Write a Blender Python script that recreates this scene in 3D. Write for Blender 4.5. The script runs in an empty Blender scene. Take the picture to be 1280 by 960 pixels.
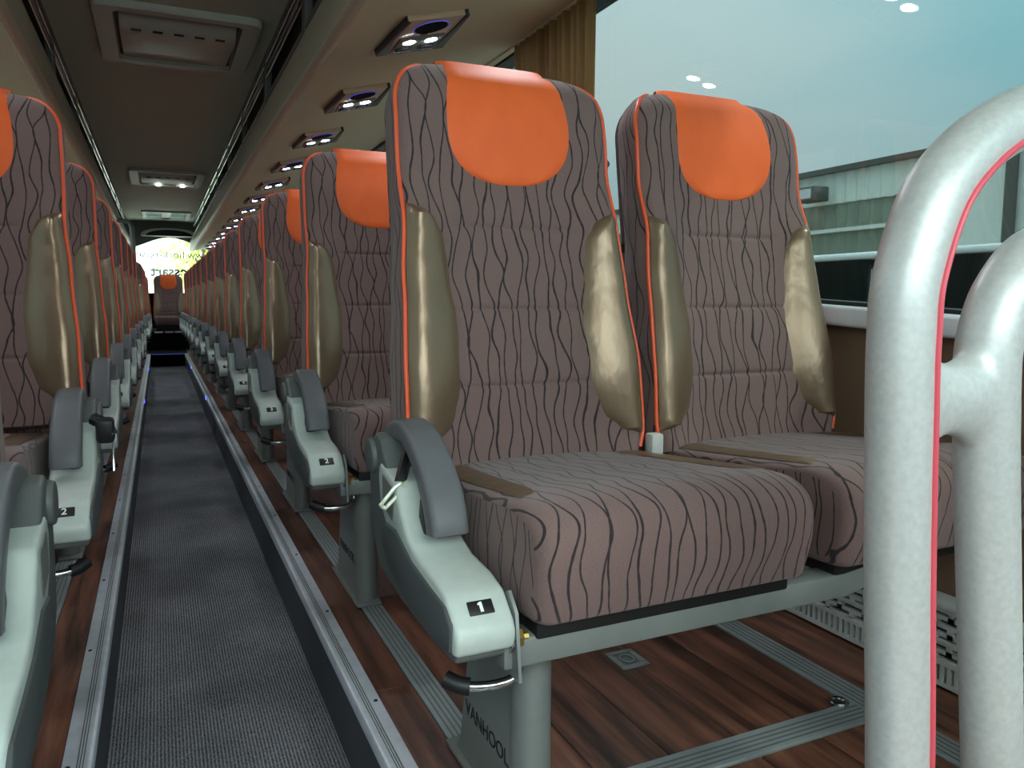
import bpy, bmesh, math, random
from mathutils import Matrix, Vector
random.seed(7)
sc = bpy.context.scene
col = sc.collection

# ------------------------------------------------------------------ camera
F, VPX, VPY = 961.0, 198.0, 375.0            # focal length and vanishing point of the coach axis, in pixels of 1280x960
pit = math.atan2(480 - VPY, F)
vy = Vector((VPX - 640, 480 - VPY, -F)).normalized()
vz = Vector((0, math.cos(pit), math.sin(pit)))
vx = vy.cross(vz)
rot = Matrix((vx, vy, vz))                    # camera space -> world
cd = bpy.data.cameras.new('camera'); cam = bpy.data.objects.new('camera', cd); col.objects.link(cam)
cd.sensor_width = 36; cd.lens = F / 1280 * 36; cd.clip_start = 0.02; cd.clip_end = 300
cam.matrix_world = Matrix.Translation((0, 0, .69)) @ rot.to_4x4()
sc.camera = cam

# ------------------------------------------------------------------ world, sun, exposure
EXPOSURE = 1.75
SKY = 4.2
w = bpy.data.worlds.new('sky'); sc.world = w; w.use_nodes = True
nt = w.node_tree; nt.nodes.clear()
tc = nt.nodes.new('ShaderNodeTexCoord')
mp = nt.nodes.new('ShaderNodeMapping'); mp.inputs['Scale'].default_value = (1, 1, 2.2)
nz = nt.nodes.new('ShaderNodeTexNoise'); nz.inputs['Scale'].default_value = 1.6; nz.inputs['Detail'].default_value = 3
cr = nt.nodes.new('ShaderNodeValToRGB')
cr.color_ramp.elements[0].position = .32; cr.color_ramp.elements[0].color = (.46, .78, .85, 1)
cr.color_ramp.elements[1].position = .66; cr.color_ramp.elements[1].color = (.88, .96, .95, 1)
bg = nt.nodes.new('ShaderNodeBackground'); bg.inputs['Strength'].default_value = SKY
wo = nt.nodes.new('ShaderNodeOutputWorld')
L = nt.links.new
sx = nt.nodes.new('ShaderNodeSeparateXYZ'); L(tc.outputs['Generated'], sx.inputs[0])
cl_ = nt.nodes.new('ShaderNodeMath'); cl_.operation = 'MAXIMUM'; cl_.inputs[1].default_value = 0; L(sx.outputs['Z'], cl_.inputs[0])
ov = nt.nodes.new('ShaderNodeMath'); ov.operation = 'MULTIPLY_ADD'; ov.inputs[1].default_value = SKY * 2 / 3; ov.inputs[2].default_value = SKY / 3
L(cl_.outputs[0], ov.inputs[0]); L(ov.outputs[0], bg.inputs['Strength'])
L(tc.outputs['Generated'], mp.inputs['Vector']); L(mp.outputs[0], nz.inputs['Vector'])
L(nz.outputs['Fac'], cr.inputs[0]); L(cr.outputs[0], bg.inputs[0]); L(bg.outputs[0], wo.inputs[0])
sd = bpy.data.lights.new('sun', 'SUN'); sd.energy = 4; sd.angle = math.radians(5); sd.color = (1, .95, .86)
so = bpy.data.objects.new('sun', sd); col.objects.link(so)
so.rotation_euler = Vector((.42, -.55, .80)).to_track_quat('Z', 'Y').to_euler()
so.location = (6, -6, 8)
vs = sc.view_settings
vs.view_transform = 'Standard'; vs.look = 'None'; vs.gamma = 1; vs.use_curve_mapping = False; vs.exposure = EXPOSURE

# ------------------------------------------------------------------ materials
def lin(h):
    h = h.lstrip('#'); o = []
    for i in (0, 2, 4):
        c = int(h[i:i+2], 16) / 255
        o.append(c / 12.92 if c <= .04045 else ((c + .055) / 1.055) ** 2.4)
    return (*o, 1)

class Mat:
    def __init__(s, name):
        s.m = bpy.data.materials.new(name); s.m.use_nodes = True
        s.t = s.m.node_tree; s.b = s.t.nodes['Principled BSDF']
    def n(s, typ, **kw):
        k = s.t.nodes.new(typ)
        for a, v in kw.items(): setattr(k, a, v)
        return k
    def l(s, a, b): s.t.links.new(a, b)
    def math(s, op, a, b=None, c=None):
        k = s.n('ShaderNodeMath', operation=op)
        for i, v in enumerate((a, b, c)):
            if v is None: continue
            if isinstance(v, (int, float)): k.inputs[i].default_value = v
            else: s.l(v, k.inputs[i])
        return k.outputs[0]
    def mix(s, f, a, b):
        k = s.n('ShaderNodeMix', data_type='RGBA')
        for i, v in ((0, f), (6, a), (7, b)):
            if isinstance(v, (int, float, tuple)): k.inputs[i].default_value = v
            else: s.l(v, k.inputs[i])
        return k.outputs[2]
    def bump(s, h, strength, dist=.002):
        k = s.n('ShaderNodeBump'); k.inputs['Strength'].default_value = strength; k.inputs['Distance'].default_value = dist
        s.l(h, k.inputs['Height']); s.l(k.outputs[0], s.b.inputs['Normal'])
    def coord(s, kind='Object', scale=(1, 1, 1)):
        c = s.n('ShaderNodeTexCoord'); p = s.n('ShaderNodeMapping'); p.inputs['Scale'].default_value = scale
        s.l(c.outputs[kind], p.inputs['Vector']); return p.outputs[0]
    def noise(s, vec, scale, detail=2, rough=.5):
        k = s.n('ShaderNodeTexNoise'); k.inputs['Scale'].default_value = scale
        k.inputs['Detail'].default_value = detail; k.inputs['Roughness'].default_value = rough
        if vec is not None: s.l(vec, k.inputs['Vector'])
        return k.outputs['Fac']

def plain(name, hexc, rough=.5, metal=0, speck=0, scale=120, bump=0, spec=.5, emit=None, estr=0):
    M = Mat(name); b = M.b
    c = lin(hexc); b.inputs['Roughness'].default_value = rough; b.inputs['Metallic'].default_value = metal
    b.inputs['Specular IOR Level'].default_value = spec
    v = M.coord()
    f = M.noise(v, scale, 3)
    k = M.n('ShaderNodeMapRange'); k.inputs['From Min'].default_value = .3; k.inputs['From Max'].default_value = .7
    M.l(f, k.inputs['Value'])
    lo = tuple(x * (1 - speck) for x in c[:3]) + (1,); hi = tuple(min(1, x * (1 + speck)) for x in c[:3]) + (1,)
    M.l(M.mix(k.outputs[0], lo, hi), b.inputs['Base Color'])
    if bump: M.bump(f, bump, .001)
    if emit: b.inputs['Emission Color'].default_value = lin(emit); b.inputs['Emission Strength'].default_value = estr
    return M.m

def fabric_mat():
    M = Mat('wave_fabric'); b = M.b
    uv = M.n('ShaderNodeUVMap'); uv.uv_map = 'UVMap'
    sp = M.n('ShaderNodeSeparateXYZ'); M.l(uv.outputs[0], sp.inputs[0])
    mp2 = M.n('ShaderNodeMapping'); mp2.inputs['Scale'].default_value = (60, 90, 1); M.l(uv.outputs[0], mp2.inputs['Vector'])
    n2 = M.noise(mp2.outputs[0], 1.0, 1)
    wid = M.math('MULTIPLY_ADD', n2, .036, .010); fam = []
    for off, ph in ((0.0, 0.0), (7.3, .5)):          # two families of wavy lines that close in on each other and touch
        mp = M.n('ShaderNodeMapping'); mp.inputs['Scale'].default_value = (10, 12, 1); mp.inputs['Location'].default_value = (off, off * 2, 0)
        M.l(uv.outputs[0], mp.inputs['Vector'])
        n1 = M.noise(mp.outputs[0], 1.0, 0.4)
        s = M.math('MULTIPLY_ADD', M.math('SUBTRACT', n1, .5 - ph / 1.45), 1.45, M.math('MULTIPLY', sp.outputs['X'], 1 / .036))
        fr = M.math('ABSOLUTE', M.math('SUBTRACT', M.math('FRACT', s), .5))
        k = M.n('ShaderNodeMapRange'); M.l(fr, k.inputs['Value']); M.l(wid, k.inputs['From Min'])
        M.l(M.math('ADD', wid, .02), k.inputs['From Max']); k.inputs['To Min'].default_value = 1; k.inputs['To Max'].default_value = 0
        fam.append(k.outputs[0])
    line = M.math('MAXIMUM', *fam)
    wv = M.n('ShaderNodeMapping'); wv.inputs['Scale'].default_value = (350, 1300, 1); M.l(uv.outputs[0], wv.inputs['Vector'])
    n3 = M.noise(wv.outputs[0], 1.0, 2)
    base = M.mix(n3, lin('#624D4A'), lin('#8F7570'))
    M.l(M.mix(M.math('MULTIPLY', line, .92), base, lin('#262226')), b.inputs['Base Color'])
    b.inputs['Roughness'].default_value = .9; b.inputs['Specular IOR Level'].default_value = .2
    b.inputs['Sheen Weight'].default_value = .15; b.inputs['Sheen Roughness'].default_value = .5
    M.bump(M.math('MULTIPLY_ADD', line, -1.2, n3), .35, .0012)
    return M.m

def wood_mat():
    M = Mat('plank_wood'); b = M.b
    oi = M.n('ShaderNodeObjectInfo')
    v = M.coord('Object', (28, 2.2, 28))
    ad = M.n('ShaderNodeVectorMath', operation='ADD'); M.l(v, ad.inputs[0])
    cx = M.n('ShaderNodeCombineXYZ'); M.l(M.math('MULTIPLY', oi.outputs['Random'], 40), cx.inputs[1]); M.l(cx.outputs[0], ad.inputs[1])
    f = M.noise(ad.outputs[0], 1.0, 6, .62)
    k = M.n('ShaderNodeValToRGB'); k.color_ramp.elements[0].position = .36; k.color_ramp.elements[0].color = lin('#26150F')
    k.color_ramp.elements[1].position = .66; k.color_ramp.elements[1].color = lin('#905E4A')
    M.l(f, k.inputs[0])
    M.l(M.mix(M.math('MULTIPLY', oi.outputs['Random'], .45), k.outputs[0], lin('#3A241C')), b.inputs['Base Color'])
    b.inputs['Roughness'].default_value = .38; M.bump(f, .25, .001)
    return M.m

def carpet_mat():
    M = Mat('ribbed_carpet'); b = M.b
    sp = M.n('ShaderNodeSeparateXYZ'); M.l(M.coord(), sp.inputs[0])
    rib = M.math('SINE', M.math('MULTIPLY', sp.outputs[0], 2 * math.pi / .0065))
    f = M.noise(M.coord('Object', (1, .7, 1)), 330, 2, .7)
    f2 = M.noise(M.coord(), 5, 3)
    h = M.math('MULTIPLY_ADD', rib, .17, f)
    k = M.n('ShaderNodeMapRange'); k.inputs['From Min'].default_value = .25; k.inputs['From Max'].default_value = .85; M.l(h, k.inputs['Value'])
    c = M.mix(k.outputs[0], lin('#36383C'), lin('#B4B6BC'))
    kk = M.n('ShaderNodeMapRange'); kk.inputs['From Min'].default_value = .35; kk.inputs['From Max'].default_value = .7
    kk.inputs['To Min'].default_value = 0; kk.inputs['To Max'].default_value = .3; M.l(f2, kk.inputs['Value'])
    M.l(M.mix(kk.outputs[0], c, lin('#3A3A3C')), b.inputs['Base Color'])
    b.inputs['Roughness'].default_value = .95; b.inputs['Specular IOR Level'].default_value = .1
    M.bump(h, .7, .003)
    return M.m

def leather_mat(name, hexc, rough, metal=0, wr=.2):
    M = Mat(name); b = M.b
    f = M.noise(M.coord('Object', (1, 1, .55)), 26, 3); f2 = M.noise(M.coord(), 600, 2)
    c = lin(hexc); M.l(M.mix(f, tuple(x * .88 for x in c[:3]) + (1,), tuple(min(1, x * 1.1) for x in c[:3]) + (1,)), b.inputs['Base Color'])
    b.inputs['Roughness'].default_value = rough; b.inputs['Metallic'].default_value = metal
    b.inputs['Specular IOR Level'].default_value = .5 if metal else .22
    M.bump(M.math('MULTIPLY_ADD', f2, .05, f), wr, .012)
    return M.m

def glass_mat(name, tint, refl=1.0):
    M = Mat(name); t = M.t; t.nodes.remove(M.b)
    tr = M.n('ShaderNodeBsdfTransparent'); tr.inputs[0].default_value = (*tint, 1)
    gl = M.n('ShaderNodeBsdfGlossy'); gl.inputs['Roughness'].default_value = .01
    fr = M.n('ShaderNodeLayerWeight'); fr.inputs['Blend'].default_value = .5
    mx = M.n('ShaderNodeMixShader'); M.l(M.math('MULTIPLY_ADD', M.math('POWER', fr.outputs['Facing'], 4.0), .45 * refl, .035 * refl), mx.inputs[0])
    M.l(tr.outputs[0], mx.inputs[1]); M.l(gl.outputs[0], mx.inputs[2])
    M.l(mx.outputs[0], t.nodes['Material Output'].inputs[0])
    return M.m

def leaf_mat(name, a, bc):
    M = Mat(name); b = M.b
    oi = M.noise(M.coord(), 1.5, 2)
    M.l(M.mix(oi, lin(a), lin(bc)), b.inputs['Base Color']); b.inputs['Roughness'].default_value = .6
    tr = M.n('ShaderNodeBsdfTranslucent'); tr.inputs[0].default_value = lin(bc)
    mx = M.n('ShaderNodeMixShader'); mx.inputs[0].default_value = .4
    M.l(b.outputs[0], mx.inputs[1]); M.l(tr.outputs[0], mx.inputs[2]); M.l(mx.outputs[0], M.t.nodes['Material Output'].inputs[0])
    return M.m

def curtain_mat():
    M = Mat('curtain_cloth'); b = M.b
    f = M.noise(M.coord('Object', (1, 1, .06)), 60, 3)
    M.l(M.mix(f, lin('#84694A'), lin('#B9986A')), b.inputs['Base Color']); b.inputs['Roughness'].default_value = .8
    tr = M.n('ShaderNodeBsdfTranslucent'); tr.inputs[0].default_value = lin('#B9986A')
    mx = M.n('ShaderNodeMixShader'); mx.inputs[0].default_value = .5
    M.l(b.outputs[0], mx.inputs[1]); M.l(tr.outputs[0], mx.inputs[2]); M.l(mx.outputs[0], M.t.nodes['Material Output'].inputs[0])
    return M.m

FAB = fabric_mat(); WOOD = wood_mat(); CARPET = carpet_mat()
ORANGE = leather_mat('orange_leather', '#FF6E38', .55, 0, .05)
PIPE = plain('orange_piping', '#EE5E34', .45)
TAUPE = leather_mat('taupe_leather', '#8A745E', .30, .55, .22)
COVER = plain('pale_green_plastic', '#BFC9C2', .38, 0, .04, 60)
DARKP = plain('grey_plastic', '#5D6160', .45, 0, .05, 300, .05)
SIDEP = plain('dark_grey_panel', '#4E5253', .5, 0, .05, 300, .05)
ARM = leather_mat('armrest_grey', '#66676A', .4, 0, .06)
BLACK = plain('black_plastic', '#141416', .5)
BLACKF = plain('black_felt', '#101012', .95, spec=.1)
RISER = plain('charcoal_riser', '#43464C', .8, 0, .1, 300)
WHITE = plain('white_print', '#F2F4F4', .5)
STEEL = plain('grey_painted_steel', '#7F8481', .4, .2, .04, 40)
CHROME = plain('chrome', '#C9CCCC', .2, 1)
ALU = plain('aluminium', '#C4CBD3', .40, .3, .08, 30)
TRACKM = plain('track_grey', '#8E9797', .45, .3, .06, 30)
BRASS = plain('brass_fitting', '#B59A5A', .35, .9)
BINM = plain('bin_beige', '#C9C2A8', .75, 0, .05, 500, .04, .3)
LIPM = plain('bin_lip_brown', '#A39886', .45, 0, .03)
CEILM = plain('ceiling_taupe', '#BBBFAE', .8, 0, .04, 400, .04, .3)
HATCH = plain('hatch_grey', '#B2B8AE', .5, 0, .03)
DARKM = plain('dark_slot', '#17181B', .6)
WALLC = plain('wall_carpet_brown', '#7C6350', .95, 0, .15, 400, .2, .1)
SILLM = plain('sill_light_grey', '#D2D4D8', .4, 0, .03)
RAILM = plain('grab_rail_grey', '#D0D2CF', .42, .3, .07, 160, .08)
REDM = plain('red_stripe', '#DC5462', .4)
BRONZE = plain('bronze_panel', '#B89C85', .5, .05)
LAMP = plain('lamp_lens', '#FFFFFF', .4, emit='#F4F8FF', estr=110)
LAMP2 = plain('small_lamp_lens', '#FFFFFF', .4, emit='#FFFFFF', estr=6)
BLUEL = plain('blue_led', '#3A4CFF', .4, emit='#3A44FF', estr=2.5)
BLUES = plain('blue_led_ring', '#6A68B8', .4, emit='#5A58E0', estr=.09)
TINT = glass_mat('tinted_glass', (.27, .30, .30))
CLEAR = glass_mat('clear_glass', (.93, .96, .94))
PALE = plain('heater_grey', '#B9BBB6', .55, 0, .03)
CURT = curtain_mat()
CLADW = plain('white_cladding', '#E6E8E0', .6, 0, .05, 3)
CLADG = plain('green_grey_cladding', '#8C9384', .6, 0, .12, 3)
ROOFM = plain('roof_edge', '#5C5A54', .7)
ASPH = plain('asphalt', '#B2AFA8', .95, 0, .2, 6)
VANW = plain('van_white', '#F0F2F2', .3)
VANG = plain('van_dark_glass', '#1C2422', .08)
BARK = plain('bark', '#5A4A3C', .95, 0, .3, 8)
LEAFA = leaf_mat('leaves_bright', '#7FA03C', '#B9CC70')
LEAFB = leaf_mat('leaves_dark', '#3C5A30', '#5F8040')
BELT = plain('belt_tongue', '#D5DBC4', .35, .3)

# ------------------------------------------------------------------ helpers
MIRROR = False
def mk(name, bm, mat, parent=None, bevel=0, seg=2, ang=35, smooth=True, recalc=True, org=None):
    if recalc: bmesh.ops.recalc_face_normals(bm, faces=bm.faces[:])
    if bevel:
        es = [e for e in bm.edges if len(e.link_faces) == 2 and e.calc_face_angle(0) > math.radians(ang)]
        bmesh.ops.bevel(bm, geom=es, offset=bevel, segments=seg, profile=.5, affect='EDGES', clamp_overlap=True)
    if MIRROR:
        bmesh.ops.scale(bm, vec=(-1, 1, 1), verts=bm.verts[:]); bmesh.ops.reverse_faces(bm, faces=bm.faces[:])
    me = bpy.data.meshes.new(name); bm.to_mesh(me); bm.free()
    if smooth:
        me.polygons.foreach_set('use_smooth', [True] * len(me.polygons))
        me.set_sharp_from_angle(angle=math.radians(42))
    me.materials.append(mat)
    o = bpy.data.objects.new(name, me); col.objects.link(o)
    if org is not None:
        me.transform(Matrix.Translation(-Vector(org))); o.location = org
    if parent: o.parent = parent
    return o
def tag(o, label=None, cat=None, group=None, kind=None):
    if label: o['label'] = label
    if cat: o['category'] = cat
    if group: o['group'] = group
    if kind: o['kind'] = kind
    return o
def empty(name, loc, label=None, cat=None, group=None, kind=None):
    o = bpy.data.objects.new(name, None); col.objects.link(o); o.location = loc; o.empty_display_size = .1
    return tag(o, label, cat, group, kind)
def copy_tree(o, parent=None):
    c = o.copy(); col.objects.link(c); c.parent = parent
    for ch in o.children: copy_tree(ch, c)
    return c
def NB(): return bmesh.new()
def box(bm, x0, x1, y0, y1, z0, z1):
    v = [bm.verts.new((x, y, z)) for x in (x0, x1) for y in (y0, y1) for z in (z0, z1)]
    for f in ((0, 1, 3, 2), (4, 6, 7, 5), (0, 4, 5, 1), (2, 3, 7, 6), (0, 2, 6, 4), (1, 5, 7, 3)): bm.faces.new([v[i] for i in f])
    return bm
def prism(bm, pts, axis, a, b):
    def P(p, t): return {'x': (t, p[0], p[1]), 'y': (p[0], t, p[1]), 'z': (p[0], p[1], t)}[axis]
    A = [bm.verts.new(P(p, a)) for p in pts]; B = [bm.verts.new(P(p, b)) for p in pts]
    n = len(pts); bm.faces.new(A); bm.faces.new(B[::-1])
    for i in range(n): bm.faces.new((A[i], B[i], B[(i + 1) % n], A[(i + 1) % n]))
    return bm
def rings(bm, R, close=True, caps=True):
    V = [[bm.verts.new(p) for p in r] for r in R]; n = len(V[0])
    for a, b in zip(V, V[1:]):
        for i in range(n if close else n - 1): bm.faces.new((a[i], a[(i + 1) % n], b[(i + 1) % n], b[i]))
    if caps and close: bm.faces.new(V[0][::-1]); bm.faces.new(V[-1])
    return V
def tube(bm, path, r, n=10, cyc=False, rr=None):
    P = [Vector(p) for p in path]; m = len(P); R = []; u = None
    for i in range(m):
        t = (P[(i + 1) % m] - P[i - 1]) if cyc else (P[min(i + 1, m - 1)] - P[max(i - 1, 0)])
        t.normalize()
        if u is None: u = t.orthogonal().normalized()
        u = (u - t * u.dot(t)).normalized(); v = t.cross(u); ri = rr[i] if rr else r
        R.append([P[i] + ri * (math.cos(2 * math.pi * k / n) * u + math.sin(2 * math.pi * k / n) * v) for k in range(n)])
    if cyc: R.append(R[0]); rings(bm, R, True, False); bmesh.ops.remove_doubles(bm, verts=bm.verts[:], dist=1e-6)
    else: rings(bm, R)
    return bm
def cyl(bm, c, axis, r, h, n=20, r2=None):
    a = Vector(axis).normalized(); c = Vector(c)
    tube(bm, [c, c + a * h], r, n, rr=[r, r if r2 is None else r2]); return bm
def smoothpath(pts, k=6):
    P = [Vector(p) for p in pts]; out = []
    for i in range(len(P) - 1):
        p0, p1, p2, p3 = P[max(i - 1, 0)], P[i], P[i + 1], P[min(i + 2, len(P) - 1)]
        for j in range(k):
            t = j / k
            out.append(.5 * ((2 * p1) + (p2 - p0) * t + (2 * p0 - 5 * p1 + 4 * p2 - p3) * t * t + (3 * p1 - p0 - 3 * p2 + p3) * t ** 3))
    out.append(P[-1]); return out
def lerp_tab(tab, x):
    if x <= tab[0][0]: return tab[0][1]
    for (a, b), (c, d) in zip(tab, tab[1:]):
        if x <= c:
            t = (x - a) / (c - a); t = t * t * (3 - 2 * t); return b + (d - b) * t
    return tab[-1][1]
def sst(a, b, x):
    t = max(0, min(1, (x - a) / (b - a))); return t * t * (3 - 2 * t)
def rrect(w, h, r, n=4):
    o = []
    for sx, sy, a0 in ((1, 1, 0), (-1, 1, 90), (-1, -1, 180), (1, -1, 270)):
        for k in range(n + 1):
            a = math.radians(a0 + 90 * k / n); o.append((sx * (w - r) + r * math.cos(a), sy * (h - r) + r * math.sin(a)))
    return o
_txt = {}
def text_mesh(s, size, ext=.0004, align='CENTER', bold=0):
    key = (s, size, ext)
    if key not in _txt:
        c = bpy.data.curves.new('t', 'FONT'); c.body = s; c.size = size; c.extrude = ext; c.align_x = align; c.align_y = 'CENTER'
        c.offset = bold
        o = bpy.data.objects.new('t', c); col.objects.link(o)
        dg = bpy.context.evaluated_depsgraph_get(); me = bpy.data.meshes.new_from_object(o.evaluated_get(dg))
        bpy.data.objects.remove(o); bpy.data.curves.remove(c); me.materials.clear(); _txt[key] = me
    return _txt[key]
def text_obj(name, s, size, mat, mw, parent=None, ext=.0004, bold=0):
    me = text_mesh(s, size, ext, bold=bold)
    if not me.materials: me.materials.append(mat)
    o = bpy.data.objects.new(name, me); col.objects.link(o)
    if parent: o.parent = parent
    o.matrix_local = mw
    return o
def struct(name, bm, mat, parent=None, label=None, **kw):
    o = mk(name, bm, mat, parent, **kw)
    if not parent: o['kind'] = 'structure'; o['label'] = label or name.replace('_', ' ')
    return o

# ------------------------------------------------------------------ dimensions
CX = .078                       # aisle centre
XR, XL = 1.28, 2 * CX - 1.28    # side walls
Y0, Y1 = -.9, 13.55
AISLE_Z = -.16
RX, LX = .28, 2 * CX - .28      # aisle faces of the consoles
PITCH = .858
RY0, LY0 = .773, .553
STEP_Y = 10.8

# ------------------------------------------------------------------ floor
def plank_field(parent, x0, x1, nx, y0, y1, ln):
    wd = (x1 - x0) / nx; meshes = {}
    for i in range(nx):
        y = y0 - random.random() * ln
        while y < y1:
            a, b = max(y, y0), min(y + ln, y1)
            if b - a > .05:
                key = (round(wd, 4), round(b - a, 3))
                if key not in meshes:
                    o = mk('plank', box(NB(), -wd / 2 + .0008, wd / 2 - .0008, -(b - a) / 2 + .0008, (b - a) / 2 - .0008, -.008, 0), WOOD, parent, bevel=.0012, seg=1)
                    meshes[key] = o.data
                else:
                    o = bpy.data.objects.new('plank', meshes[key]); col.objects.link(o); o.parent = parent
                o.location = (x0 + wd * (i + .5), (a + b) / 2, 0)
            y += ln
fl = struct('floor', box(NB(), .30, XR, Y0, Y1, -.2, -.008), DARKM, label='raised coach floor under the seats, dark wood planks')
TRK_R = (.385, .43); TRK_L = (2 * CX - .43, 2 * CX - .385)
plank_field(fl, .318, .385, 1, Y0, Y1, 1.3)
plank_field(fl, .43, 1.05, 5, .90, Y1, 1.25)
plank_field(fl, .43, 1.05, 5, Y0, .845, 1.25)
plank_field(fl, 1.105, 1.275, 1, Y0, Y1, 1.25)
fl2 = struct('floor', box(NB(), XL, 2 * CX - .30, Y0, Y1, -.2, -.008), DARKM, label='raised floor strip of dark wood planks left of the aisle')
plank_field(fl2, 2 * CX - .385, 2 * CX - .318, 1, Y0, Y1, 1.3)
plank_field(fl2, -.85, 2 * CX - .43, 5, Y0, Y1, 1.25)
struct('floor', box(NB(), .156 - .30, .30, Y0, STEP_Y, AISLE_Z - .05, AISLE_Z), CARPET, label='charcoal ribbed carpet of the sunken aisle')
st = struct('floor', box(NB(), .156 - .318, .318, STEP_Y, 11.75, -.2, 0.0), BLACKF, label='black carpeted step at the rear end of the aisle')
mk('led_strip', box(NB(), -.11, .27, STEP_Y - .004, STEP_Y + .002, -.006, .002), BLUES, st)
def aisle_trim(name, s, lab):
    X = lambda x: CX + s * (x - CX)
    pts = [(.318, -.004), (.318, .004), (.284, .006), (.277, .004), (.277, -.022), (.281, -.022), (.283, -.004)]
    t = struct(name, prism(NB(), [(X(a), b) for a, b in pts], 'y', Y0, STEP_Y), ALU, label=lab, bevel=.0008, seg=1)
    mk('riser', box(NB(), *sorted((X(.281), X(.30))), Y0, STEP_Y, AISLE_Z, -.02), RISER, t)
    for k in range(3):
        mk('groove', box(NB(), *sorted((X(.288 + k * .004), X(.2895 + k * .004))), Y0, STEP_Y, .004, .0066), DARKP, t)
    y = .4; first = None
    while y < 7:
        if first is None:
            o = mk('screw', cyl(NB(), (0, 0, 0), (0, 0, 1), .0035, .0015, 10), DARKM, t); first = o.data
        else:
            o = bpy.data.objects.new('screw', first); col.objects.link(o); o.parent = t
        o.location = (X(.309), y, .0042); y += .42
    for y in (5.85, 8.6): 
        o = mk('floor_light', cyl(NB(), (X(.2765), y, -.006), (-s, 0, 0), .012, .003, 12), BLUEL, t)
aisle_trim('trim_1', 1, 'aluminium edge strip along the aisle, wood planks on its right')
aisle_trim('trim_2', -1, 'aluminium edge strip along the aisle, wood planks on its left')
def track(name, x0, x1, lab, y0=Y0, y1=Y1):
    t = struct(name, box(NB(), x0, x1, y0, y1, -.008, .003), TRACKM, label=lab, bevel=.001, seg=1)
    for k in range(4):
        x = x0 + (x1 - x0) * (.2 + .2 * k)
        mk('groove', box(NB(), x - .0012, x + .0012, y0, y1, .002, .0036), DARKP, t)
track('trim_3', *TRK_R, 'aluminium seat track under the seats beside the grab rail side')
track('trim_4', *TRK_L, 'aluminium seat track under the seats across the aisle')
track('trim_5', 1.05, 1.105, 'aluminium floor strip along the heater wall')
t = struct('trim_6', box(NB(), .43, 1.05, .845, .90, -.008, .004), TRACKM, label='aluminium cross strip on the floor in front of seat one', bevel=.001, seg=1)
for k in range(4): mk('groove', box(NB(), .43, 1.05, .854 + k * .01, .857 + k * .01, .003, .0046), DARKP, t)

# ------------------------------------------------------------------ walls and windows
BAYS = [(Y0, 2.40), (2.52, 4.45), (4.57, 6.25), (6.37, 8.05), (8.17, 9.85), (9.97, 11.65), (11.77, 13.4)]
def side_wall(name, s, lab, n0):
    X = lambda x: CX + s * (x - CX)
    bx = lambda x0, x1, *a: box(NB(), *sorted((X(x0), X(x1))), *a)
    wl = struct(name, bx(1.28, 1.34, Y0, Y1, -.2, .50), WALLC, label=lab)
    # panel up to the sill, falling towards the front
    prof = [(Y0, .50), (Y1, .50), (Y1, .655), (1.45, .655), (Y0, .50 + .02)]
    mk('carpet_panel', prism(NB(), prof, 'x', *sorted((X(1.28), X(1.335)))), WALLC, wl)
    sl = [(Y1, .655), (Y1, .695), (1.45, .695), (Y0, .56), (Y0, .52), (1.45, .655)]
    mk('window_sill', prism(NB(), sl, 'x', *sorted((X(1.245), X(1.34)))), SILLM, wl, bevel=.008, seg=3)
    gk = [(Y1, .695), (Y1, .703), (1.45, .703), (Y0, .568), (Y0, .56), (1.45, .695)]
    mk('gasket', prism(NB(), gk, 'x', *sorted((X(1.29), X(1.34)))), BLACK, wl)
    mk('header', bx(1.28, 1.34, Y0, Y1, 1.64, 2.05), BINM, wl)
    mk('header_gasket', bx(1.27, 1.34, Y0, Y1, 1.615, 1.64), BLACK, wl)
    for k, (a, b) in enumerate(BAYS):
        z0 = .60 if k == 0 else .70
        if k == 0: gp = [(a, .565), (1.45, .70), (b, .70), (b, 1.62), (a, 1.62)]
        else: gp = [(a, .70), (b, .70), (b, 1.62), (a, 1.62)]
        g = struct('window_%d' % (n0 + k), prism(NB(), gp, 'x', *sorted((X(1.312), X(1.318)))), TINT, smooth=False,
                   label='large tinted side window, bay %d of the wall' % (k + 1))
        if k < len(BAYS) - 1:
            mk('pillar', bx(1.27, 1.34, b, BAYS[k + 1][0], .69, 1.65), BLACK, wl, bevel=.01)
    return wl
side_wall('wall_right', 1, 'brown carpeted side wall below the window on the heater side', 1)
side_wall('wall_left', -1, 'brown carpeted side wall across the aisle', 8)

struct('wall_light_block', box(NB(), XL, XR, Y0 - .5, Y0 - .05, -.2, .93), BLACK, label='unseen dark wall added at dashboard place below the open windscreen to block low daylight')  # out of view, added to keep low front daylight off cushions, rail and floor
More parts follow.
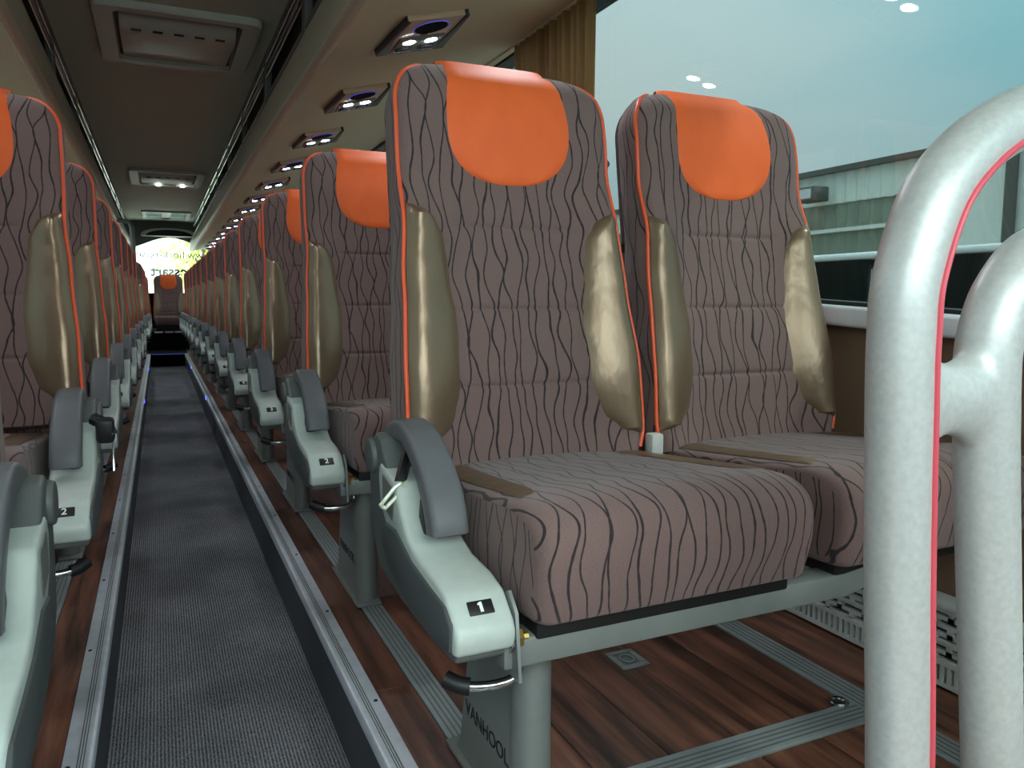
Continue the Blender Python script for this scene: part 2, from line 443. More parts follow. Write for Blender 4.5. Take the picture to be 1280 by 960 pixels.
# ------------------------------------------------------------------ ceiling and luggage racks
HX0, HX1, H3A, H3B = -.12, .43, 11.75, 12.75
cm = NB(); box(cm, -.42, .58, Y0, H3A, 1.9, 1.96); box(cm, -.42, .58, H3B, Y1, 1.9, 1.96); box(cm, -.42, HX0, H3A, H3B, 1.9, 1.96); box(cm, HX1, .58, H3A, H3B, 1.9, 1.96)
struct('ceiling', cm, CEILM, label='dark taupe ceiling panel above the aisle')
struct('roof', box(NB(), -1.2, -.42, Y0, Y1, 1.97, 2.05), DARKM, label='roof shell above the luggage rack across the aisle')
struct('roof', box(NB(), .58, 1.36, Y0, Y1, 1.97, 2.05), DARKM, label='roof shell above the luggage rack on the window side')
def rack(s, lab):
    X = lambda x: CX + s * (x - CX)
    pts = [(.50, 1.442), (1.285, 1.64), (1.285, 1.66), (.52, 1.475)]
    r = struct('luggage_rack', prism(NB(), [(X(a), b) for a, b in pts], 'y', Y0, 13.1), BINM, label=lab)
    lip = [(.478, 1.448), (.492, 1.438), (.515, 1.443), (.525, 1.475), (.515, 1.58), (.503, 1.60), (.490, 1.59), (.474, 1.50)]
    mk('lip', prism(NB(), [(X(a), b) for a, b in lip], 'y', Y0, 13.1), LIPM, r, bevel=.004, ang=20)
    bk = [(.66, 1.50), (.68, 1.50), (.60, 1.95), (.57, 1.95)]
    mk('rack_interior', prism(NB(), [(X(a), b) for a, b in bk], 'y', Y0, 13.1), DARKM, r)
    for px, pz, rad, m in ((.548, 1.875, .007, CHROME), (.552, 1.845, .010, DARKP), (.545, 1.80, .006, CHROME), (.545, 1.70, .008, DARKP)):
        mk('rail', tube(NB(), [(X(px), Y0, pz), (X(px), 13.1, pz)], rad, 10), m, r)
    mk('ceiling_edge', prism(NB(), [(X(a), b) for a, b in ((.535, 1.885), (.60, 1.885), (.60, 1.95), (.535, 1.905))], 'y', Y0, 13.1), DARKP, r)
    first = None
    for k in range(9):
        y = 1.9 + k * 1.15
        if first is None:
            o = mk('rail_bracket', prism(NB(), [(X(.535), 1.60), (X(.56), 1.60), (X(.575), 1.88), (X(.54), 1.88)], 'y', -.03, .03), DARKP, r, bevel=.004); first = o.data
        else: o = bpy.data.objects.new('rail_bracket', first); col.objects.link(o); o.parent = r
        o.location = (0, y, 0)
rack(1, 'beige luggage rack underside with bronze light panels, window side of the curtain')
rack(-1, 'beige luggage rack across the aisle from the curtain')

# ------------------------------------------------------------------ rear end of the coach
RYW = 13.4
rw = struct('wall_back', box(NB(), XL, XR, RYW, RYW + .08, -.2, .80), BLACKF, label='dark rear wall below the rear window')
hp = [(-1.2, 2.0)] + [(-1.2 + 2.56 * i / 24, 1.42 + .24 * math.exp(-((-1.2 + 2.56 * i / 24 - .2) / .48) ** 2)) for i in range(25)] + [(1.36, 2.0)]
mk('header', prism(NB(), hp, 'y', RYW - .12, RYW), DARKP, rw)
mk('window_frame', box(NB(), XL, -.62, RYW, RYW + .06, .8, 1.9), BLACK, rw); mk('window_frame', box(NB(), 1.0, XR, RYW, RYW + .06, .8, 1.9), BLACK, rw)
dp = [(.2 + .40 * math.cos(math.pi * i / 24), 1.665 + .13 * math.sin(math.pi * i / 24) ** .7) for i in range(25)]
dome = mk('header_housing', prism(NB(), [(a - 0, b) for a, b in dp], 'y', RYW - .24, RYW - .12), HATCH, rw, bevel=.015)
mk('housing_grille', prism(NB(), [(.2 + .33 * math.cos(math.pi * i / 16), 1.675 + .09 * math.sin(math.pi * i / 16)) for i in range(17)], 'y', RYW - .244, RYW - .238), DARKM, dome)
gw = struct('window_15', box(NB(), -.62, 1.0, RYW + .03, RYW + .036, .8, 1.9), CLEAR, smooth=False, label='rear window with mirrored lettering')
MT = Matrix(((-1, 0, 0, 0), (0, 0, -1, 0), (0, 1, 0, 0), (0, 0, 0, 1)))   # reads correctly from outside the rear
text_obj('lettering', 'www.höck-reise', .165, plain('letter_black', '#20241F', .6), Matrix.Translation((.26, RYW + .045, 1.40)) @ Matrix(((-1, 0, 0, 0), (0, 0, 1, 0), (0, 1, 0, 0), (0, 0, 0, 1))), gw, ext=.001)
text_obj('lettering', 'Spessart', .22, plain('letter_black_bold', '#101210', .6), Matrix.Translation((.28, RYW + .045, 1.135)) @ Matrix(((-1, 0, 0, 0), (0, 0, 1, 0), (0, 1, 0, 0), (0, 0, 0, 1))), gw, ext=.001, bold=.006)
pl = struct('bench_platform', box(NB(), XL, XR, 11.75, RYW, -.2, .25), BLACKF, label='black carpeted platform under the rear bench')
for a in (-.07, .065, .19): mk('edge_strip', box(NB(), a, a + .11, 11.742, 11.75, .235, .256), SILLM, pl)

# ------------------------------------------------------------------ seats
LEAN = math.radians(10.5); HB = .694; TB = .085
LV = Vector((0, math.sin(LEAN), math.cos(LEAN))); NV = Vector((0, -math.cos(LEAN), math.sin(LEAN)))
HWT = [(0, .204), (.05, .214), (.15, .212), (.30, .203), (.42, .195), (.55, .194), (.60, .193), (.70, .192)]
RC = .088
def hw(h):
    a = lerp_tab(HWT, h); e = h - (HB - RC)
    if e > 0: a -= RC - math.sqrt(max(0, RC * RC - min(e, RC) ** 2))
    return a
def dep(x, h):
    W = lerp_tab(HWT, h); q = abs(x) / W
    d = .030 * sst(.42, .95, q) * (1 - .75 * sst(.40, .52, h))
    d += .010 * math.exp(-((h - .16) / .10) ** 2) + .022 * math.exp(-((h - .585) / .09) ** 2) * (1 - .5 * q * q)
    e = (abs(x) - (hw(h) - .022)) / .022
    if e > 0: d -= .014 * min(1, e) ** 2
    e = (h - (HB - .055)) / .055
    if e > 0: d -= .034 * e ** 2
    if q < .62:
        for hk in (.405, .265, .135): d -= .0045 * math.exp(-((h - hk) / .0045) ** 2) * (1 - sst(.5, .62, q))
    return d
def bp(x, h, off=0): return Vector((x, 0, 0)) + LV * h + NV * (dep(x, h) + off)
def grid_mesh(name, G, mat, parent, uv=None, close=None):
    bm = NB(); V = [[bm.verts.new(p) for p in r] for r in G]
    ul = bm.loops.layers.uv.new('UVMap') if uv else None
    for i in range(len(V) - 1):
        for j in range(len(V[0]) - 1):
            f = bm.faces.new((V[i][j], V[i][j + 1], V[i + 1][j + 1], V[i + 1][j]))
            if uv:
                for lp, (a, b) in zip(f.loops, ((i, j), (i, j + 1), (i + 1, j + 1), (i + 1, j))): lp[ul].uv = uv[a][b]
    return mk(name, bm, mat, parent, recalc=False)

def make_backrest(parent, ux):
    hs = sorted(set([HB * i / 70 for i in range(71)] + [HB - RC + RC * math.sin(math.pi / 2 * k / 12) for k in range(13)] +
                    [hk + e for hk in (.405, .265, .135) for e in (-.009, -.0045, -.002, 0, .002, .0045, .009)]))
    NU = 32
    us = [math.sin(math.pi / 2 * (2 * j / NU - 1)) for j in range(NU + 1)]
    bm = NB(); ul = bm.loops.layers.uv.new('UVMap')
    def face(vs, uvs):
        f = bm.faces.new(vs)
        for lp, q in zip(f.loops, uvs): lp[ul].uv = q
    Fr = [[bm.verts.new(bp(u * hw(h), h)) for u in us] for h in hs]; U = [[(ux + u * hw(h), h) for u in us] for h in hs]
    for i in range(len(hs) - 1):
        for j in range(NU): face((Fr[i][j], Fr[i][j+1], Fr[i+1][j+1], Fr[i+1][j]), (U[i][j], U[i][j+1], U[i+1][j+1], U[i+1][j]))
    # boundary loop, then rings round the thickness
    loop = [(0, j) for j in range(NU)] + [(i, NU) for i in range(len(hs) - 1)] + [(len(hs) - 1, j) for j in range(NU, 0, -1)] + [(i, 0) for i in range(len(hs) - 1, 0, -1)]
    P0 = [Fr[i][j].co.copy() for i, j in loop]; n = len(loop); cen = LV * (HB * .45)
    prev = [Fr[i][j] for i, j in loop]; arc = 0
    for t, bul in ((.12, .003), (.45, .006), (.85, .003), (1, -.008)):
        cur = []
        for k, (i, j) in enumerate(loop):
            x, h = us[j] * hw(hs[i]), hs[i]
            out = Vector((math.copysign(1, us[j]) if j in (0, NU) else 0, 0, 0)) + (LV if i == len(hs) - 1 else (-LV if i == 0 else Vector()))
            if h > HB - RC and j in (0, NU): e = (h - (HB - RC)) / RC; out = Vector((out.x * math.sqrt(max(0, 1 - e * e)), 0, 0)) + LV * e
            out.normalize()
            base = Vector((x, 0, 0)) + LV * h + NV * (dep(x, h) * (1 - t) - TB * t * (.75 + .25 * (1 - h / HB)))
            cur.append(bm.verts.new(base + out * bul))
        for k in range(n):
            k2 = (k + 1) % n
            q = lambda kk, tt: (ux + .3 + tt * .09 if loop[kk][1] in (0, NU) else ux + us[loop[kk][1]] * .2, hs[loop[kk][0]] + (tt * .09 if loop[kk][1] not in (0, NU) else 0))
            face((prev[k2], prev[k], cur[k], cur[k2]), (q(k2, arc), q(k, arc), q(k, t), q(k2, t)))
        prev = cur; arc = t
    # flat back
    Bk = [[None] * (NU + 1) for _ in hs]
    for k, (i, j) in enumerate(loop): Bk[i][j] = prev[k]
    for i, h in enumerate(hs):
        for j, u in enumerate(us):
            if Bk[i][j] is None: Bk[i][j] = bm.verts.new(Vector((u * hw(h), 0, 0)) + LV * h - NV * (TB * (.75 + .25 * (1 - h / HB)) + .006))
    for i in range(len(hs) - 1):
        for j in range(NU): face((Bk[i+1][j], Bk[i+1][j+1], Bk[i][j+1], Bk[i][j]), [U[i][j]] * 4)
    b = mk('backrest', bm, FAB, parent, recalc=False)
    # headrest
    h0, hm = .476, .575; G = []
    hh = [h0 + (HB - h0) * (1 - math.cos(math.pi / 2 * k / 22)) for k in range(23)]
    for h in hh:
        wv = .116 if h >= hm else .116 * max(.0, 1 - ((hm - h) / (hm - h0)) ** 2.6) ** (1 / 2.4)
        wv -= .012 * sst(hm, HB, h)
        row = []
        for k in range(17):
            x = wv * (2 * k / 16 - 1); e = min(1, (wv - abs(x)) / .012) if wv else 0
            ee = min(e, (h - h0) / .012); row.append(bp(x, h, -.001 + .006 * math.sqrt(max(0, min(1, ee)))))
        G.append(row)
    for t in (.15, .35, .6, .85, 1.0):
        G.append([Vector((x, 0, 0)) + LV * (HB + .001 + .0135 * math.sin(math.pi * min(1, t * 1.1 + .05)) ** .6 if t < 1 else HB - .02) + NV * (dep(x, HB) * (1 - t) - TB * .75 * t - (.008 if t == 1 else 0)) for x in [.104 * (2 * k / 16 - 1) for k in range(17)]])
    hr = grid_mesh('headrest', G, ORANGE, b)
    # leather side bolsters
    WT = [(.035, .0), (.05, .048), (.08, .076), (.14, .090), (.22, .090), (.32, .076), (.375, .066), (.412, .046), (.437, .0)]
    for s in (-1, 1):
        G = []; ks = [.035 + .40 * (.5 - .5 * math.cos(math.pi * k / 26)) for k in range(27)]
        for h in ks:
            wl = lerp_tab(WT, h) + .0005; row = []
            for k in range(11):
                q = k / 10; x = s * (hw(h) - .001 - wl * q)
                wr = .0026 * math.sin(h * 230 + q * 4) * sst(.33, .39, h) * math.sin(math.pi * q)
                row.append(bp(x, h, -.0008 + (.0105 * math.sin(math.pi * min(1, q * .92 + .08)) ** .6 + wr) * min(1, wl / .03)))
            G.append(row if s < 0 else row[::-1])
        grid_mesh('side_bolster', G, TAUPE, b)
    # piping round the front edge
    hp_ = [HB * i / 50 for i in range(45)] + [HB - RC + RC * math.sin(math.pi / 2 * k / 10) for k in range(11)]
    hp_ = sorted(set(h for h in hp_ if h > .01))
    for sg in (-1, 1):
        path = [bp(sg * hw(h), h, .0005) + Vector((sg * .002, 0, 0)) for h in hp_ if h < HB - .002]
        mk('piping', tube(NB(), path, .0036, 8), PIPE, b)
    return b

def make_cushion(parent, ux):
    prof = smoothpath([(0, .40, .335), (0, .415, .38), (0, .40, .418), (0, .30, .428), (0, .12, .446), (0, .02, .456), (0, -.025, .449), (0, -.048, .425), (0, -.050, .385), (0, -.040, .340), (0, -.028, .322), (0, .02, .318)], 5)
    prof = [(p.y, p.z) for p in prof]; cy, cz = .17, .385; HWc = .203
    arc = [0]
    for a, b in zip(prof, prof[1:]): arc.append(arc[-1] + math.hypot(b[0] - a[0], b[1] - a[1]))
    xs = [(-HWc + .022 * (1 - math.cos(math.pi / 2 * k / 6)), .022 * (1 - math.sin(math.pi / 2 * k / 6))) for k in range(7)]
    xs += [(-HWc + .022 + (2 * HWc - .044) * k / 20, 0) for k in range(1, 20)]
    xs += [(HWc - a - HWc, b) for a, b in []] + [(-a, b) for a, b in xs[6::-1]]
    bm = NB(); ul = bm.loops.layers.uv.new('UVMap'); V = []; UV = []
    for x, ins in xs:
        row, ru = [], []
        for (py, pz), s in zip(prof, arc):
            dy, dz = py - cy, pz - cz; ly = max(abs(dy), 1e-6)
            y = py - math.copysign(min(ins, abs(dy)), dy) * (1 if abs(dy) > .15 else abs(dy) / .15); z = pz - ins * dz / .07 * .6
            crown = .006 * (1 - (x / HWc) ** 2) if dz > 0 else 0
            row.append(bm.verts.new((x, y, z + crown))); ru.append((ux + x, -s))
        V.append(row); UV.append(ru)
    for i in range(len(V) - 1):
        for j in range(len(prof) - 1):
            f = bm.faces.new((V[i][j], V[i][j+1], V[i+1][j+1], V[i+1][j]))
            for lp, q in zip(f.loops, (UV[i][j], UV[i][j+1], UV[i+1][j+1], UV[i+1][j])): lp[ul].uv = q
        f = bm.faces.new((V[i][-1], V[i][0], V[i+1][0], V[i+1][-1]))
    for r, rev in ((V[0], 1), (V[-1], 0)):
        f = bm.faces.new(r[::-1] if rev else r)
        for lp in f.loops: lp[ul].uv = (ux + lp.vert.co.y + .5, lp.vert.co.z)
    c = mk('seat_cushion', bm, FAB, parent)
    # leather strips along both upper side edges
    def top(y):
        best = .42
        for (a, za), (b, zb) in zip(prof[6:30], prof[7:31]):
            if min(a, b) <= y <= max(a, b): best = za + (zb - za) * (y - a) / ((b - a) or 1)
        return best
    for s in (-1, 1):
        G = []
        for k in range(25):
            y = .035 + .33 * k / 24; e = k / 24
            wl = .052 * min(1, (1 - (2 * min(e, .5) - 1) ** 6) ** .5 + .02) * (1 - .3 * sst(.0, .4, 1 - e) * (1 - e)); row = []
            for q in range(7):
                x = s * (HWc - .012 - wl * q / 6)
                r_ = max(0, abs(x) - (HWc - .022)) / .022; drop = .022 * (1 - math.sqrt(max(0, 1 - r_ * r_))) * .4
                row.append(Vector((x, y, top(y) + .006 * (1 - (x / HWc) ** 2) - drop + .0008 + .003 * math.sin(math.pi * min(1, .08 + .92 * q / 6)) * min(1, 8 * e * (1 - e)))))
            G.append(row if s > 0 else row[::-1])
        o = grid_mesh('cushion_bolster', G, TAUPE, c)
    return c

def make_seat(mirror):
    global MIRROR
    MIRROR = mirror; s = -1 if mirror else 1
    root = empty('double_seat', (0, 0, 0))
    pos = ((.245, .370, .44), (.705, .370, .44)) if mirror else ((.280, .370, .415), (.742, .370, .415))
    for k, (px, py, pz) in enumerate(pos):
        b = make_backrest(root, k * .7); b.location = (s * px, py, pz)
        c = make_cushion(root, k * .7 + 1.55); c.location = (s * (.293 + k * .462), 0, 0)
    # console beside the aisle
    cp = [(-.014, .290), (-.016, .318), (.03, .325), (.10, .345), (.20, .41), (.262, .465), (.285, .494), (.312, .500), (.338, .488), (.353, .455), (.352, .385), (.338, .335), (.305, .303), (.20, .288), (.06, .284)]
    con = mk('console', prism(NB(), cp, 'x', 0, .062), DARKP, root, bevel=.006, seg=3, ang=25)
    cv = [(-.022, .300), (-.028, .322), (-.021, .335), (.008, .361), (.045, .370), (.105, .374), (.150, .388), (.180, .415), (.200, .448), (.283, .462), (.292, .440), (.284, .40), (.240, .365), (.12, .330), (.05, .300)]
    mk('console_cover', prism(NB(), cv, 'x', -.003, .070), COVER, con, bevel=.007, seg=3, ang=25)
    sp = [(-.013, .303), (-.017, .335), (.006, .352), (.06, .356), (.13, .364), (.20, .385), (.250, .382), (.268, .352), (.235, .322), (.13, .300), (.05, .296)]
    mk('side_panel', prism(NB(), sp, 'x', -.007, .02), SIDEP, con, bevel=.004, seg=2, ang=25)
    rc = [(.205, .440), (.262, .448), (.262, .405), (.215, .392)]
    mk('buckle_recess', prism(NB(), rc, 'x', -.0045, -.002), STEEL, con, bevel=.001, seg=1)
    # armrest
    path = smoothpath([(0, .345, .425), (0, .342, .460), (0, .325, .488), (0, .292, .503), (0, .252, .507), (0, .212, .497), (0, .172, .474), (0, .139, .444), (0, .121, .414), (0, .117, .396)], 5)
    R = []; sec = rrect(.0225, .0160, .009)
    for i, p in enumerate(path):
        t = (path[min(i + 1, len(path) - 1)] - path[max(i - 1, 0)]).normalized(); nn = Vector((0, -t.z, t.y))
        k = 1 if 0 < i < len(path) - 1 else .82
        wd = 1.0 + .12 * sst(.3, .8, i / len(path))
        R.append([p + Vector((.040 + a * k * wd, 0, 0)) + nn * b * k * wd for a, b in sec])
    am = NB(); rings(am, R); arm = mk('armrest', am, ARM, root, bevel=.0)
    mk('pivot_cap', cyl(NB(), (-.0065, .330, .462), (1, 0, 0), .024, .008, 24, .027), DARKP, arm, bevel=.0015)
    bk = mk('belt_buckle', prism(NB(), [(.150, .385), (.178, .398), (.170, .435), (.148, .428)], 'x', .020, .040), BLACK, root, bevel=.004)
    # number plate
    sl = math.radians(42); pc = Vector((s * .034, -.0070, .3488))
    pb = NB(); bmesh.ops.create_cube(pb, size=1); bmesh.ops.scale(pb, vec=(.030, .017, .003), verts=pb.verts[:])
    MIRROR = False
    np_ = mk('number_plate', pb, BLACK, root, bevel=.0012); np_.location = pc; np_.rotation_euler = (sl, 0, 0)
    MIRROR = mirror
    # structure under the cushions
    bmp = [(.060, .270), (.60, .270), (.66, .285), (.70, .325), (.685, .335), (.645, .312), (.59, .305), (.060, .305)]
    beam = mk('beam', prism(NB(), bmp, 'y', -.012, .028), STEEL, root, bevel=.004, ang=25)
    mk('beam', box(NB(), .07, .95, .30, .335, .27, .31), STEEL, root, bevel=.004)
    mk('seat_pan', box(NB(), .10, .48, -.015, .38, .300, .334), BLACK, root, bevel=.004)
    mk('seat_pan', box(NB(), .57, .95, -.01, .38, .300, .334), BLACK, root, bevel=.004)
    bo = mk('bolt', tube(NB(), [(.062, -.006, .305), (.092, -.006, .305)], .006, 8), BRASS, root)
    mk('nut', tube(NB(), [(.074, -.006, .305), (.084, -.006, .305)], .011, 6), BRASS, bo, smooth=False)
    mk('washer', tube(NB(), [(.066, -.006, .305), (.070, -.006, .305)], .016, 14), CHROME, bo)
    mk('bracket', prism(NB(), [(-.03, .262), (.03, .262), (.04, .34), (.0, .36), (-.02, .34)], 'x', .0705, .0745), STEEL, root)
    pedp = [(.052, 0), (.285, 0), (.26, .03), (.205, .272), (.06, .272)]
    ped = mk('pedestal', prism(NB(), pedp, 'x', .108, .116), STEEL, root, bevel=.001, seg=1)
    mk('pedestal_tube', tube(NB(), [(.130, .062, 0), (.130, .062, .272)], .026, 24), STEEL, root)
    mk('base_plate', box(NB(), .098, .155, .02, .30, 0.003, .010), STEEL, root, bevel=.002)
    if not mirror:
        mw = Matrix.Translation((.1075, .158, .095)) @ Matrix(((0, 0, -1, 0), (-1, 0, 0, 0), (0, 1, 0, 0), (0, 0, 0, 1)))
        text_obj('lettering', 'VANHOOL', .031, BLACK, mw, ped)
    lv = mk('lever', tube(NB(), smoothpath([(.10, .035, .272), (.098, .03, .250), (.085, .022, .240), (.055, .022, .238), (.030, .03, .239)], 6), .0062, 10), CHROME, root)
    mk('grip', tube(NB(), smoothpath([(.034, .028, .239), (.022, .034, .241), (.010, .045, .246)], 4), .0105, 10), BLACK, lv)
    mk('grab_handle', tube(NB(), smoothpath([(.515, .50, .80), (.505, .515, .83), (.503, .525, .88), (.505, .535, .93), (.52, .54, .955)], 5), .011, 10), DARKP, root)
    mk('belt_anchor', box(NB(), .50, .525, .335, .36, .40, .455), PALE, root, bevel=.004)
    MIRROR = False
    return root

ORD = ['first', 'second', 'third', 'fourth', 'fifth', 'sixth', 'seventh', 'eighth', 'ninth', 'tenth', 'eleventh', 'twelfth', 'thirteenth']
NUMW = ['one', 'two', 'three', 'four', 'five']
def place_seats(proto, X, Yf, n, skip, side, taper):
    used = False; first_done = False
    for i in range(n):
        if i in skip: continue
        o = copy_tree(proto) if first_done else proto
        first_done = True
        y = Yf + PITCH * i
        o.location = (X - taper * .0028 * y, y, 0)
        yield i, o
def digit_for(o, i):
    for ch in o.children:
        if ch.name.startswith('number_plate'):
            if i == 0:
                one = [(-.0018, -.006), (.0018, -.006), (.0018, .006), (-.0008, .006), (-.0035, .0042), (-.0035, .0022), (-.0018, .003)]
                d = mk('digit', prism(NB(), one, 'z', .0014, .0019), WHITE, ch); continue
            text_obj('digit', str(i + 1), .017, WHITE, Matrix.Translation((0, 0, .0016)), ch, ext=.0003, bold=.0003)
seatR = make_seat(False); rows = list(place_seats(seatR, RX, RY0, 13, (), 1, 1))
for i, o in rows:
    if i < 4: lab = 'brown double seat with number plate %d, %s behind the grey grab rail' % (i + 1, ORD[i])
    else: lab = 'brown double seat with orange headrests, %s behind the grey grab rail' % ORD[i]
    tag(o, lab, 'coach seat', 'double seats on the grab rail side')
    digit_for(o, i)
seatL = make_seat(True); rows = list(place_seats(seatL, LX, LY0, 13, (8, 9), -1, -1))
for i, o in rows:
    if i == 0:
        o.location.y += .107
        for ch in o.children:
            if ch.name.startswith(('backrest', 'seat_cushion')): ch.location.x -= .03
    if i == 0: lab = 'double seat across the aisle from the grab rail, only its pale armrest console showing'
    elif i == 1: lab = 'brown double seat with number plate 2 and hanging belt buckle, across the aisle'
    else: lab = 'brown double seat with orange piping, %s in the row across the aisle' % ORD[i]
    tag(o, lab, 'coach seat', 'double seats across the aisle')
    digit_for(o, i)
# belt tongue on the first seat
s1 = seatR
TY = .205                                   # the tongue hangs in front of the console recess, facing the front
bt = NB(); tube(bt, smoothpath([(.006, TY + .003, .447), (.012, TY + .012, .458), (.022, TY + .03, .470), (.030, TY + .045, .478)], 4), .008, 6)
mk('belt_strap', bt, BLACK, s1)
ton = [(-.024, .421), (-.018, .416), (.002, .434), (.009, .441), (.004, .448), (-.004, .443)]
pts_ = [p for a_, b_ in zip(ton, ton[1:] + ton[:1]) for p in [(a_[0] + (b_[0] - a_[0]) * k / 4, TY - .006, a_[1] + (b_[1] - a_[1]) * k / 4) for k in range(4)]]
bm = tube(NB(), pts_, .0028, 8, True); prism(bm, [(.001, .437), (.006, .432), (.016, .443), (.010, .450)], 'y', TY - .0085, TY - .0035)
mk('belt_tongue', bm, BELT, s1)
# hanging buckle on the second seat across the aisle
s2 = rows[1][1]
hb = mk('belt_buckle', prism(NB(), [(.17, .425), (.205, .43), (.20, .475), (.165, .47)], 'x', .004, .035), BLACK, s2, bevel=.008)
mk('belt_strap', tube(NB(), smoothpath([(.0, .20, .47), (.02, .185, .46), (.03, .18, .44)], 4), .012, 8), BLACK, s2)
mk('belt_tongue', prism(NB(), [(.165, .43), (.178, .432), (.162, .380), (.150, .378)], 'x', .03, .034), CHROME, s2, bevel=.001, seg=1)

# rear bench middle seat
rb = empty('rear_bench_seat', (.145, 12.2, 0), 'single rear seat with orange headrest below the rear window at the aisle end', 'coach seat')
b = make_backrest(rb, .1); b.location = (0, .35, .38)
c = make_cushion(rb, .4); c.location = (0, 0, 0)
mk('seat_base', box(NB(), -.19, .19, -.02, .42, .25, .33), BLACK, rb, bevel=.005)
for k, dx in enumerate((-.47, .47)):
    o = copy_tree(rb); o.location = (.145 + dx, 12.2, 0)
    tag(o, 'rear bench seat beside the middle rear seat, mostly hidden by the ' + ('partition side seats' if dx < 0 else 'curtain side seats'), 'coach seat', 'rear bench seats')

# door partition and pole across the aisle
pt = empty('door_partition', (-.21, 8.0, 0), 'grey-green pole with dark partition panel between the seats across the aisle', 'partition')
mk('pole', tube(NB(), [(.02, 0, 0), (.02, 0, 1.35), (.0, .0, 1.40), (-.1, 0, 1.42)], .022, 14), STEEL, pt)
mk('panel', box(NB(), -.80, -.02, -.012, .012, .05, .85), DARKP, pt, bevel=.006)

# ------------------------------------------------------------------ grab rail in the foreground
GY = .47
def loop2d(pts): return [(p.x, p.y) for p in smoothpath([(a, b, 0) for a, b in pts], 8)]
GC = .83                                    # symmetry axis of the moulding
def sym(half): return half + [(2 * GC - a, b) for a, b in half[::-1] if abs(a - GC) > 1e-6]
RH = .0275
def offs(path, d):
    o = []
    for i, p in enumerate(path):
        q0, q1 = path[max(i - 1, 0)], path[min(i + 1, len(path) - 1)]
        tx, ty = q1[0] - q0[0], q1[1] - q0[1]; l_ = math.hypot(tx, ty); o.append((p[0] - ty / l_ * d, p[1] + tx / l_ * d))
    return o
c1 = loop2d([(.632, 0), (.624, .12), (.612, .30), (.600, .45), (.591, .60), (.589, .66), (.592, .71), (.618, .777), (.659, .819), (.709, .848), (.762, .867), (GC, .875)])
c2 = loop2d([(.780, 0), (.768, .12), (.748, .277), (.732, .40), (.716, .522), (.708, .60), (.706, .64), (.712, .67), (.728, .700), (.765, .732), (GC, .745)])
full = lambda p: p + [(2 * GC - a, b) for a, b in p[-2::-1]]
def rail_solid():
    bm = NB()
    tube(bm, [(a, 0, b) for a, b in full(c1)], .0285, 20)
    tube(bm, [(a, 0, b) for a, b in full(c2)], .0285, 20)
    for sg in (1, -1):
        xs_ = [.585, .61, .625, .640, .655, .670, .685, .71]; rs_ = [.055, .052, .041, .034, .0335, .038, .048, .052]
        rr_ = [[(x, .0245 * math.cos(2 * math.pi * k / 16), .600 + r_ * math.sin(2 * math.pi * k / 16)) for k in range(16)] for x, r_ in zip(xs_, rs_)]
        if sg < 0: rr_ = [[(2 * GC - x, y, z) for x, y, z in r_][::-1] for r_ in rr_]
        rings(bm, rr_)
    bmesh.ops.recalc_face_normals(bm, faces=bm.faces[:])
    me = bpy.data.meshes.new('m'); bm.to_mesh(me); bm.free(); o = bpy.data.objects.new('m', me); col.objects.link(o)
    r_ = o.modifiers.new('r', 'REMESH'); r_.mode = 'VOXEL'; r_.voxel_size = .0042
    k_ = o.modifiers.new('s', 'SMOOTH'); k_.factor = .5; k_.iterations = 10
    out = bpy.data.meshes.new_from_object(o.evaluated_get(bpy.context.evaluated_depsgraph_get()))
    bpy.data.objects.remove(o); bpy.data.meshes.remove(me); bm = NB(); bm.from_mesh(out); bpy.data.meshes.remove(out)
    return bm
gr = empty('grab_rail', (GC, GY, 0), 'light grey moulded arched grab rail with thin red stripe beside seat one', 'grab rail')
frame = mk('rail_moulding', rail_solid(), RAILM, gr, recalc=False)
frame.location = (-GC, 0, 0)
sp = [p for p in offs(c1, -.013) if p[1] > .02]
sp = sp + [(2 * GC - a, b) for a, b in sp[-2::-1]]
mk('red_stripe', tube(NB(), [(a - GC, -.0258, b) for a, b in sp], .0030, 8), REDM, gr)
mk('foot_flange', box(NB(), -.275, .275, -.03, .03, 0, .012), RAILM, gr, bevel=.004)

# ------------------------------------------------------------------ service panels under the racks
SL = math.atan2(1.64 - 1.442, 1.285 - .50)
def make_panel():
    r = empty('service_panel', (0, 0, 0))
    body = mk('body', prism(NB(), [(-.095, -.165), (.085, -.165), (.105, .165), (-.075, .165)], 'z', -.014, .004), BRONZE, r, bevel=.004)
    for sgn in (-1, 1):
        x = .105 * sgn
        pts = [(x - sgn * .02, -.16), (x - sgn * .008, -.165), (x + sgn * .012 + .012, .165), (x - sgn * .028 + .012, .165), (x - sgn * .016, 0)]
        mk('side_cap', prism(NB(), pts, 'z', -.018, .004), BLACK, r, bevel=.003)
    sp = mk('speaker_grille', cyl(NB(), (0, -.09, -.016), (0, 0, -1), .050, .003, 28), BLACKF, r)
    rg = NB(); tube(rg, [(.055 * math.cos(2 * math.pi * k / 28), -.09 + .055 * math.sin(2 * math.pi * k / 28), -.0155) for k in range(28)], .002, 6, True)
    mk('blue_ring', rg, BLUES, sp)
    pod = mk('lamp_pod', prism(NB(), [(-.072, -.005), (.078, -.005), (.088, .155), (-.062, .155)], 'z', -.02, -.01), DARKP, r, bevel=.003)
    for x in (-.032, .042):
        mk('reading_lamp', cyl(NB(), (x, .035, -.0195), (0, 0, -1), .019, .0012, 20), LAMP, pod)
        nz_ = mk('air_nozzle', cyl(NB(), (x + .003, .105, -.019), (0, 0, -1), .031, .007, 20, .026), BLACK, r)
        mk('vane', box(NB(), x - .02, x + .024, .102, .108, -.0285, -.0255), DARKP, nz_)
    mk('button', box(NB(), -.012, .012, -.022, -.018, -.0165, -.013), BLACK, r)
    return r
pnl = make_panel()
